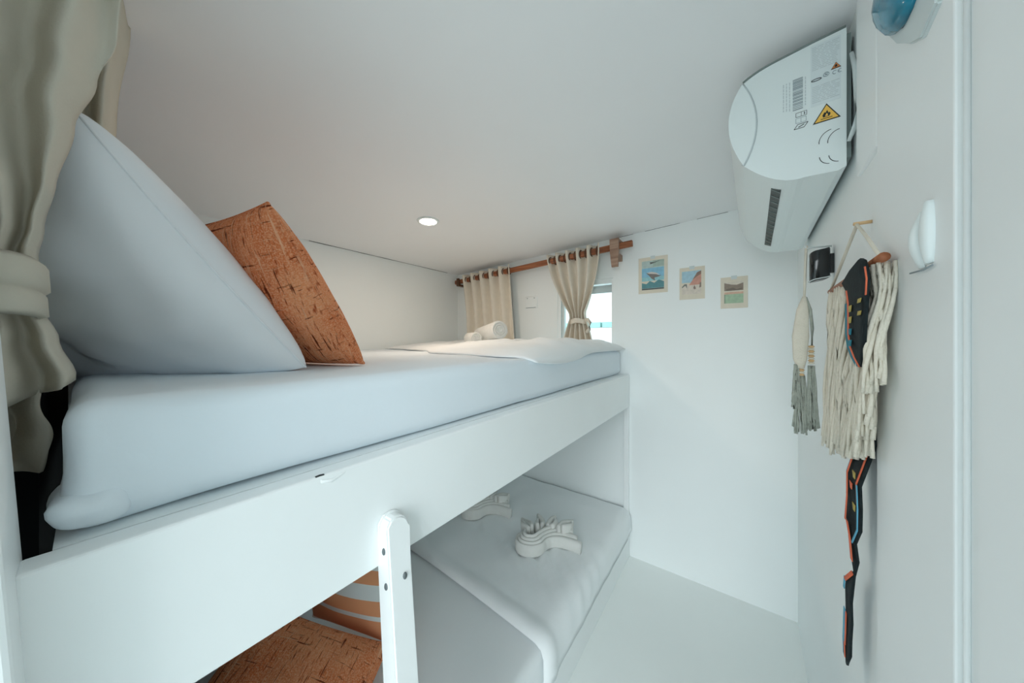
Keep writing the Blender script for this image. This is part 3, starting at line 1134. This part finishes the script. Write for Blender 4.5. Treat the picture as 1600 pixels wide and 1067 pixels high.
# ------------------------------------------------------------------ postcards on the end wall
def card(x0, x1, z0, z1, rot, label, prints):
    cx, cz = (x0 + x1) / 2, (z0 + z1) / 2
    t = thing('postcard', label, 'postcard', (cx, BACK - .0006, cz), group='postcards taped to the end wall')
    t.rotation_euler = (0, rot, 0)
    w_, h_ = x1 - x0, z1 - z0
    obj('card', box(-w_ / 2, w_ / 2, -.0012, 0, -h_ / 2, h_ / 2), 'paper', t)
    b = box(-.012, .012, -.0018, -.0012, h_ / 2 - .012, h_ / 2 + .006)
    obj('tape', b, 'plastic2', t)
    names, b, lay = [], bmesh.new(), 0
    for rgb, pl in prints:
        key = 'print_%d_%d_%d' % rgb
        if key not in M:
            M[key] = mat(key, tuple(int(c_ + (245 - c_) * .22) for c_ in rgb), .7, .10, 60)
        if key not in names:
            names.append(key)
        lay += 1
        prism(b, [(p[0] * w_, p[1] * h_) for p in pl], [lambda p, l_=lay: Vector((p[0], -.0014 - .00008 * l_, p[1])), lambda p: Vector((p[0], -.0011, p[1]))], mi=names.index(key))
    obj('print', b, names, t)
RR = lambda a, b2, c, d: [(a, c), (b2, c), (b2, d), (a, d)]
card(-.455, -.300, 1.558, 1.766, .0, 'postcard with a blue sea picture nearest the window', [
    ((168, 190, 186), RR(-.38, .38, .14, .40)), ((150, 172, 160), RR(.0, .38, .22, .40)), ((110, 176, 208), RR(-.38, .38, -.10, .20)),
    ((128, 190, 200), RR(-.38, .38, -.16, -.05)), ((56, 120, 128), [(-.38, -.36), (.38, -.36), (.38, -.20), (.2, -.14), (.05, -.22), (-.1, -.16), (-.22, -.24), (-.38, -.20)]),
    ((36, 50, 54), RR(-.38, .38, -.40, -.365)),
    ((96, 88, 84), [(-.24, .08), (-.16, .05), (.02, .05), (.22, -.03), (.30, -.02), (.22, -.06), (.06, -.08), (.08, -.16), (-.04, -.10), (-.12, -.02)]),
    ((206, 196, 188), [(-.20, .07), (-.05, .09), (.12, .05), (.24, -.01), (.05, .02), (-.12, .04)]),
    ((60, 66, 62), [(-.10, .36), (.05, .35), (.30, .39), (.10, .34), (-.08, .30)])])
card(-.242, -.124, 1.508, 1.680, .0, 'postcard with a pink mountain picture, middle of the three', [
    ((150, 192, 210), RR(-.40, .36, .02, .38)), ((196, 128, 108), [(-.12, -.06), (.05, .12), (.20, .30), (.36, .36), (.36, -.04), (.1, -.10)]),
    ((120, 88, 74), [(.02, .10), (.2, .32), (.36, .37), (.36, .26), (.2, .2)]), ((214, 200, 184), RR(-.40, .36, -.34, -.06)),
    ((86, 94, 88), [(-.40, -.10), (-.30, -.02), (-.2, -.02), (-.2, -.16), (-.26, -.06), (-.40, -.14)]),
    ((120, 96, 84), [(.05, -.16), (.1, -.06), (.16, -.18), (.1, -.2)]), ((120, 100, 86), [(.28, -.16), (.31, .0), (.36, .0), (.36, -.14)])])
card(-.056, .055, 1.449, 1.606, .0, 'postcard with a green lake and brown hills, farthest from the window', [
    ((210, 198, 180), RR(-.36, .34, .28, .34)), ((122, 104, 88), [(-.36, .06), (.34, .06), (.34, .30), (.1, .24), (-.1, .26), (-.36, .32)]),
    ((92, 76, 64), [(-.30, .12), (-.05, .16), (.1, .1), (.3, .14), (.3, .08), (-.28, .06)]),
    ((204, 160, 132), RR(-.36, .34, -.05, .06)), ((216, 206, 186), RR(-.36, .34, .02, .06)), ((150, 182, 146), RR(-.36, .34, -.34, -.05)), ((112, 140, 112), RR(-.36, -.32, -.34, -.05))])

# blank plate on the end wall between the curtains
wp = thing('wall_plate', 'small blank white plate on the end wall between the curtains', 'wall plate', (-1.198, BACK, 1.563))
obj('plate', box(-.052, .052, -.006, 0, -.043, .043, bev=.003), 'wall', wp)
for x in (-.032, .028):
    obj('screw', sweep(bmesh.new(), [(x, -.0055, .030), (x, -.0075, .030)], .004, n=8), 'midgrey', wp)
obj('plate_edge', box(-.044, .04, -.0068, -.0055, -.040, -.036), 'midgrey', wp)

# ------------------------------------------------------------------ things on the right wall
def onwall(y, z, off):
    return Vector((wall_x(y) - off, y, z))

# cream macrame hanging
mc = thing('macrame_hanging', 'cream fringed macrame wall hanging on a wooden dowel', 'wall hanging', onwall(.84, 1.40, 0))
ml = Vector(mc.location)
def mpart(name, b, m, smooth=True):
    return obj(name, b, m, mc, smooth)
def mp_(y, z, off):
    return onwall(y, z, off) - ml
mpart('dowel', sweep(bmesh.new(), [mp_(.640, 1.404, .020), mp_(.82, 1.402, .020), mp_(1.0, 1.400, .020)], .0065, n=12), 'wood')
b = bmesh.new()
sweep(b, [mp_(.650, 1.408, .022), mp_(.72, 1.45, .019), mp_(.79, 1.492, .018), mp_(.87, 1.458, .019), mp_(.99, 1.404, .022)], .0026, n=6)
mpart('hanging_cord', b, 'cord')
mpart('nail', sweep(bmesh.new(), [mp_(.792, 1.494, -.003), mp_(.792, 1.494, .022)], .003, n=8), 'bead')
random.seed(11)
ends = [(.63, 1.235), (.668, 1.222), (.676, 1.165), (.695, 1.128), (.75, 1.105), (.83, 1.088), (.91, 1.068), (1.0, 1.058)]
def endz(y):
    for (a, za), (b2, zb) in zip(ends, ends[1:]):
        if a <= y <= b2:
            return za + (zb - za) * (y - a) / (b2 - a)
    return ends[0][1] if y < ends[0][0] else ends[-1][1]
b = bmesh.new()
nst = 170
for i in range(nst):
    y = .645 + (.99 - .645) * i / (nst - 1)
    layer = (i * 7) % 4
    zt = 1.398
    if .725 < y < .875:                               # the knotted body opens in a V where the woven strap shows
        zt = 1.388 - .140 * (1 - abs(y - .80) / .075)
    ze = endz(y) + random.uniform(-.016, .012)
    pts, rr = [], []
    ph = random.uniform(0, 6)
    for k in range(10):
        q = k / 9
        yy = y + .005 * math.sin(ph + 5 * q) + .010 * q * math.sin(i * 1.3)
        z = zt + (ze - zt) * q
        pts.append(mp_(yy, z, .010 + .004 * layer + .012 * q + .003 * math.sin(ph + 7 * q)))
        rr.append(.0026 + .0008 * math.sin(ph + 9 * q))
    sweep(b, pts, rr, n=5)
fr = mpart('fringe', b, 'cord')
fr['kind'] = 'stuff'
# knotted side bands left and right of the opening
for (y0, y1, dz) in ((.648, .745, .16), (.875, .985, .20)):
    rows = []
    for j in range(21):
        rows.append([mp_(y0 + (y1 - y0) * i / 12 + .004 * math.sin(j * 1.1 + i), 1.400 - dz * j / 20, .022 + .003 * math.sin(i * 1.9 + j * .9) * (1 if 0 < j < 20 else .3)) for i in range(13)])
    b = bmesh.new()
    grid(b, rows)
    o = mpart('knotted_band', b, 'cord')
    md = o.modifiers.new('thickness', 'SOLIDIFY'); md.thickness = .005

# woven strap hung from the same nail, seen in the opening and below the fringe
st = thing('woven_strap', 'black woven strap with coral, teal and yellow pattern hanging through the macrame', 'strap', onwall(.84, 1.40, 0))
def ribbon(name, spine, m, lift=0.0, thick=.003):
    """spine: list of (y_left, y_right, z, off_left, off_right); y_left is the far edge"""
    rows = [[onwall(a[0] + (a[1] - a[0]) * i / 4, a[2], (a[3] + (a[4] - a[3]) * i / 4) * .80 + lift) - ml for i in range(5)] for a in spine]
    b = bmesh.new()
    grid(b, rows)
    o = obj(name, b, m, st, True)
    md = o.modifiers.new('thickness', 'SOLIDIFY'); md.thickness = thick
    return o
upper = [(.690, .676, 1.412, .044, .044), (.735, .650, 1.404, .046, .046), (.800, .632, 1.392, .044, .048), (.768, .624, 1.374, .044, .048), (.752, .628, 1.352, .045, .048), (.750, .636, 1.325, .045, .048),
         (.750, .644, 1.300, .045, .047), (.742, .656, 1.278, .044, .045), (.726, .676, 1.262, .042, .043), (.704, .696, 1.248, .040, .040)]
ribbon('upper_fold', upper, 'strap')
ribbon('coral_stripe', [(a[0] - .003, a[0] - .011, a[2], a[3], a[3]) for a in upper[3:]], 'coral', .001, .0012)
ribbon('teal_stripe', [(a[0] + .016, a[0] - .002, a[2], a[3], a[3]) for a in upper[4:]], 'teal', .0005)
ribbon('coral_edge', [(a[1] + .004, a[1] + .000, a[2], a[4], a[4]) for a in upper[2:5]], 'coral', .001, .0012)
for (z, m_) in ((1.340, 'khaki'), (1.322, 'khaki'), (1.303, 'teal'), (1.285, 'teal')):
    ribbon('woven_motif', [(.728, .706, z + .005, .046, .047), (.726, .710, z - .005, .046, .047)], m_, .0022, .001)
    if m_ == 'khaki':
        ribbon('woven_motif', [(.662, .646, z + .010, .048, .048), (.666, .650, z + .004, .048, .048)], m_, .0022, .001)
lower = [(.818, .735, 1.150, .006, .006), (.822, .740, 1.112, .012, .012), (.820, .742, 1.050, .030, .030), (.812, .745, 1.010, .032, .028), (.806, .756, .970, .036, .026), (.815, .772, .940, .030, .030),
         (.800, .782, .905, .030, .024), (.798, .780, .880, .026, .030), (.835, .792, .845, .030, .030), (.842, .800, .820, .030, .030), (.838, .796, .785, .030, .030),
         (.842, .804, .750, .030, .030), (.846, .806, .720, .030, .030), (.842, .824, .695, .030, .030), (.838, .832, .682, .030, .030)]
ribbon('lower_tail', lower, 'strap')
def edge_run(name, rows_, side, d0, d1, m_):
    """narrow woven line at distance d0..d1 inside the far (0) or near (1) edge of the tail"""
    out_ = []
    for a in rows_:
        if side == 0:
            out_.append((a[0] - d0, a[0] - d1, a[2], a[3] + .0015, a[3] + .0015))
        else:
            out_.append((a[1] + d1, a[1] + d0, a[2], a[4] + .0015, a[4] + .0015))
    ribbon(name, out_, m_, .001, .0012)
edge_run('coral_line', lower[1:5], 0, .008, .014, 'coral')
edge_run('coral_line', lower[1:4], 1, .008, .013, 'coral')
edge_run('blue_line', lower[1:4], 0, .000, .004, 'blueth')
edge_run('blue_line', lower[2:6], 1, .000, .005, 'blueth')
edge_run('coral_line', lower[4:7], 0, .010, .022, 'coral')
edge_run('coral_line', lower[7:9], 0, .002, .014, 'coral')
edge_run('blue_line', lower[8:10], 0, -.004, .004, 'blueth')
edge_run('blue_line', lower[10:14], 0, -.004, .008, 'blueth')
edge_run('coral_line', lower[10:13], 0, .010, .016, 'coral')
edge_run('coral_line', lower[12:14], 0, .000, .010, 'coral')
for z, y0_ in ((1.085, .800), (1.060, .775), (1.035, .795), (1.005, .775)):
    ribbon('woven_motif', [(y0_, y0_ - .018, z + .006, .032, .032), (y0_ - .006, y0_ - .016, z - .005, .032, .032)], 'coral' if y0_ > .78 else 'khaki', .001, .001)

# grey tassel charm on its hook
TY = 1.12
th_ = thing('tassel_hanging', 'narrow cream and grey tassel hanging with striped beads', 'wall hanging', onwall(TY, 1.55, 0))
tl = Vector(th_.location)
def tp(a, z, off=.05):                               # a: sideways in the plane facing the room's near end
    return Vector((wall_x(TY) - off + a, TY + a * .35, z)) - tl
obj('hook', sweep(bmesh.new(), [tp(.055, 1.535), tp(.01, 1.535), tp(0, 1.532), tp(-.003, 1.540)], .0025, n=8), 'chrome', th_, True)
obj('cord', sweep(bmesh.new(), [tp(0, 1.540), tp(-.002, 1.48), tp(-.004, 1.40)], .0028, n=6), 'cord', th_, True)
b = bmesh.new()
sweep(b, [tp(-.004, 1.405), tp(-.008, 1.37), tp(-.012, 1.30), tp(-.013, 1.24), tp(-.012, 1.215)], [.004, .012, .017, .014, .008], [.004, .006, .008, .008, .006], n=10, up=Vector((0, 1, 0)))
obj('wrapped_loop', b, 'cord', th_, True)
obj('side_cord', sweep(bmesh.new(), [tp(-.002, 1.403), tp(.008, 1.37), tp(.012, 1.32), tp(.011, 1.26)], .0035, n=6), 'sage', th_, True)
for (a, z0, n_) in ((.010, 1.272, 8), (-.010, 1.222, 5)):
    for k in range(n_):
        z = z0 - k * .0062
        b = bmesh.new()
        sweep(b, [tp(a, z + .003), tp(a, z), tp(a, z - .003)], [.004, .0072, .004], n=10)
        obj('bead', b, 'bead' if k % 2 == 0 else 'beadw', th_, True)
random.seed(5)
for (a, z0, z1_, w_) in ((.010, 1.222, 1.055, .013), (-.010, 1.195, 1.042, .015), (-.020, 1.225, 1.11, .009)):
    b = bmesh.new()
    for k in range(26):
        q = random.uniform(0, 2 * PI)
        r_ = math.sqrt(random.random())
        pts = []
        zz = z1_ + random.uniform(-.006, .02)
        for i in range(6):
            s = i / 5
            pts.append(tp(a + w_ * r_ * math.cos(q) * (.35 + .65 * s) + .001 * math.sin(9 * s + k), z0 + (zz - z0) * s, .05 + .6 * w_ * r_ * math.sin(q) * (.35 + .65 * s)))
        sweep(b, pts, .0024, n=4)
    o = obj('tassel', b, 'sage', th_, True)
    o['kind'] = 'stuff'

# small black fitting
BFS = .82
bf = thing('wall_fitting', 'small glossy black wall fitting with a bright rim above the grey tassel', 'fitting', onwall(1.11, 1.485, 0))
bf.scale = (BFS, BFS, BFS)
def bq(a, z, off):
    return Vector((-off + a, .25 * a, z))
b = bmesh.new()
rows = []
for z, e in ((-.050, .90), (-.047, 1), (.040, 1), (.044, .92)):
    row = []
    for i in range(24):
        q = 2 * PI * i / 24
        c_, s_ = math.cos(q), math.sin(q)
        row.append(Vector((-.032 + .023 * e * math.copysign(abs(c_) ** .55, c_), .020 * e * math.copysign(abs(s_) ** .55, s_), z + (.006 * c_))))
    rows.append(row)
V = grid(b, rows, closed_v=True)
b.faces.new(V[0]); b.faces.new(V[-1])
obj('body', b, 'blackgloss', bf)
def rimring(z):
    pts = []
    for i in range(24):
        q = 2 * PI * i / 24
        c_, s_ = math.cos(q), math.sin(q)
        pts.append(Vector((-.032 + .0235 * math.copysign(abs(c_) ** .55, c_), .0205 * math.copysign(abs(s_) ** .55, s_), z + .006 * c_)))
    return closed_tube(pts, .0016)
obj('rim', rimring(-.046), 'chrome', bf, True)
obj('bracket', box(-.011, .001, -.008, .008, -.03, .03, bev=.002), 'blackgloss', bf)

# white curved hook on the door casing
wh = thing('wall_hook', 'white curved plastic hook on the door casing', 'hook', onwall(.552, 1.402, .0075))
wh.scale = (.55, .85, .92)
b = bmesh.new()
rows = []
for j in range(15):
    s = j / 14
    z = -.032 + .070 * s
    wd = .013 * math.sin(PI * min(1, .12 + .86 * s)) ** .7
    pr_ = .003 + .016 * math.sin(PI * (1 - s) * .92 + .1) ** 1.2
    rows.append([Vector((-pr_ * math.cos(q), wd * math.sin(q) + .012, z)) for q in [-PI / 2 + PI * i / 10 for i in range(11)]])
V = grid(b, rows)
b.faces.new(V[0]); b.faces.new(V[-1])
obj('hook_body', b, 'plastic', wh, True)
b = bmesh.new()
rows = []
for j in range(13):
    s = j / 12
    z = -.030 + .074 * s
    wd = .010 * math.sin(PI * (.08 + .84 * s)) ** .5
    pr_ = .006 + .010 * math.sin(PI * (.1 + .8 * s))
    rows.append([Vector((-pr_ * math.cos(q) ** .5 if abs(q) < 1.5 else 0, wd * math.sin(q) - .012, z)) for q in [-PI / 2 + PI * i / 10 for i in range(11)]])
V = grid(b, rows)
b.faces.new(V[0]); b.faces.new(V[-1])
obj('front_bar', b, 'plastic', wh, True)
obj('back_plate', box(-.0015, .0005, -.018, .022, -.030, .036, bev=.0005), 'plastic', wh)
obj('lower_lip', sweep(bmesh.new(), [(-.004, -.022, -.034), (-.005, .0, -.036), (-.004, .04, -.034)], .0012, n=6), 'midgrey', wh)

# blue glassy piece on a white faceted plate, top right
bo = thing('wall_ornament', 'glossy blue resin ornament on a white faceted plate at the top right', 'ornament', onwall(.55, 1.70, 0))
bol = Vector(bo.location)
pl = [(.515, 1.68), (.517, 1.640), (.555, 1.632), (.585, 1.648), (.625, 1.680), (.690, 1.75), (.690, 1.83), (.60, 1.86), (.54, 1.82)]
b = bmesh.new()
prism(b, pl, [lambda p: onwall(p[0], p[1], .001) - bol, lambda p: onwall(p[0], p[1], .012) - bol])
bmesh.ops.bevel(b, geom=list(b.edges), offset=.002, segments=2, affect='EDGES')
obj('back_plate', b, 'plastic2', bo)
out = [(.686, 1.778), (.676, 1.752), (.655, 1.722), (.632, 1.698), (.614, 1.689), (.604, 1.684), (.592, 1.682), (.572, 1.682), (.560, 1.686), (.562, 1.74), (.60, 1.80), (.66, 1.81)]
b = bmesh.new()
cy, cz = .622, 1.735
rows = []
for k, h_ in ((1.0, .012), (1.0, .016), (.92, .021), (.72, .026), (.4, .029), (.12, .030)):
    rows.append([onwall(cy + (p[0] - cy) * k, cz + (p[1] - cz) * k, h_) - bol for p in out])
V = grid(b, rows, closed_v=True)
b.faces.new(V[0]); b.faces.new(V[-1])
obj('resin_piece', b, 'glassblue', bo, True)
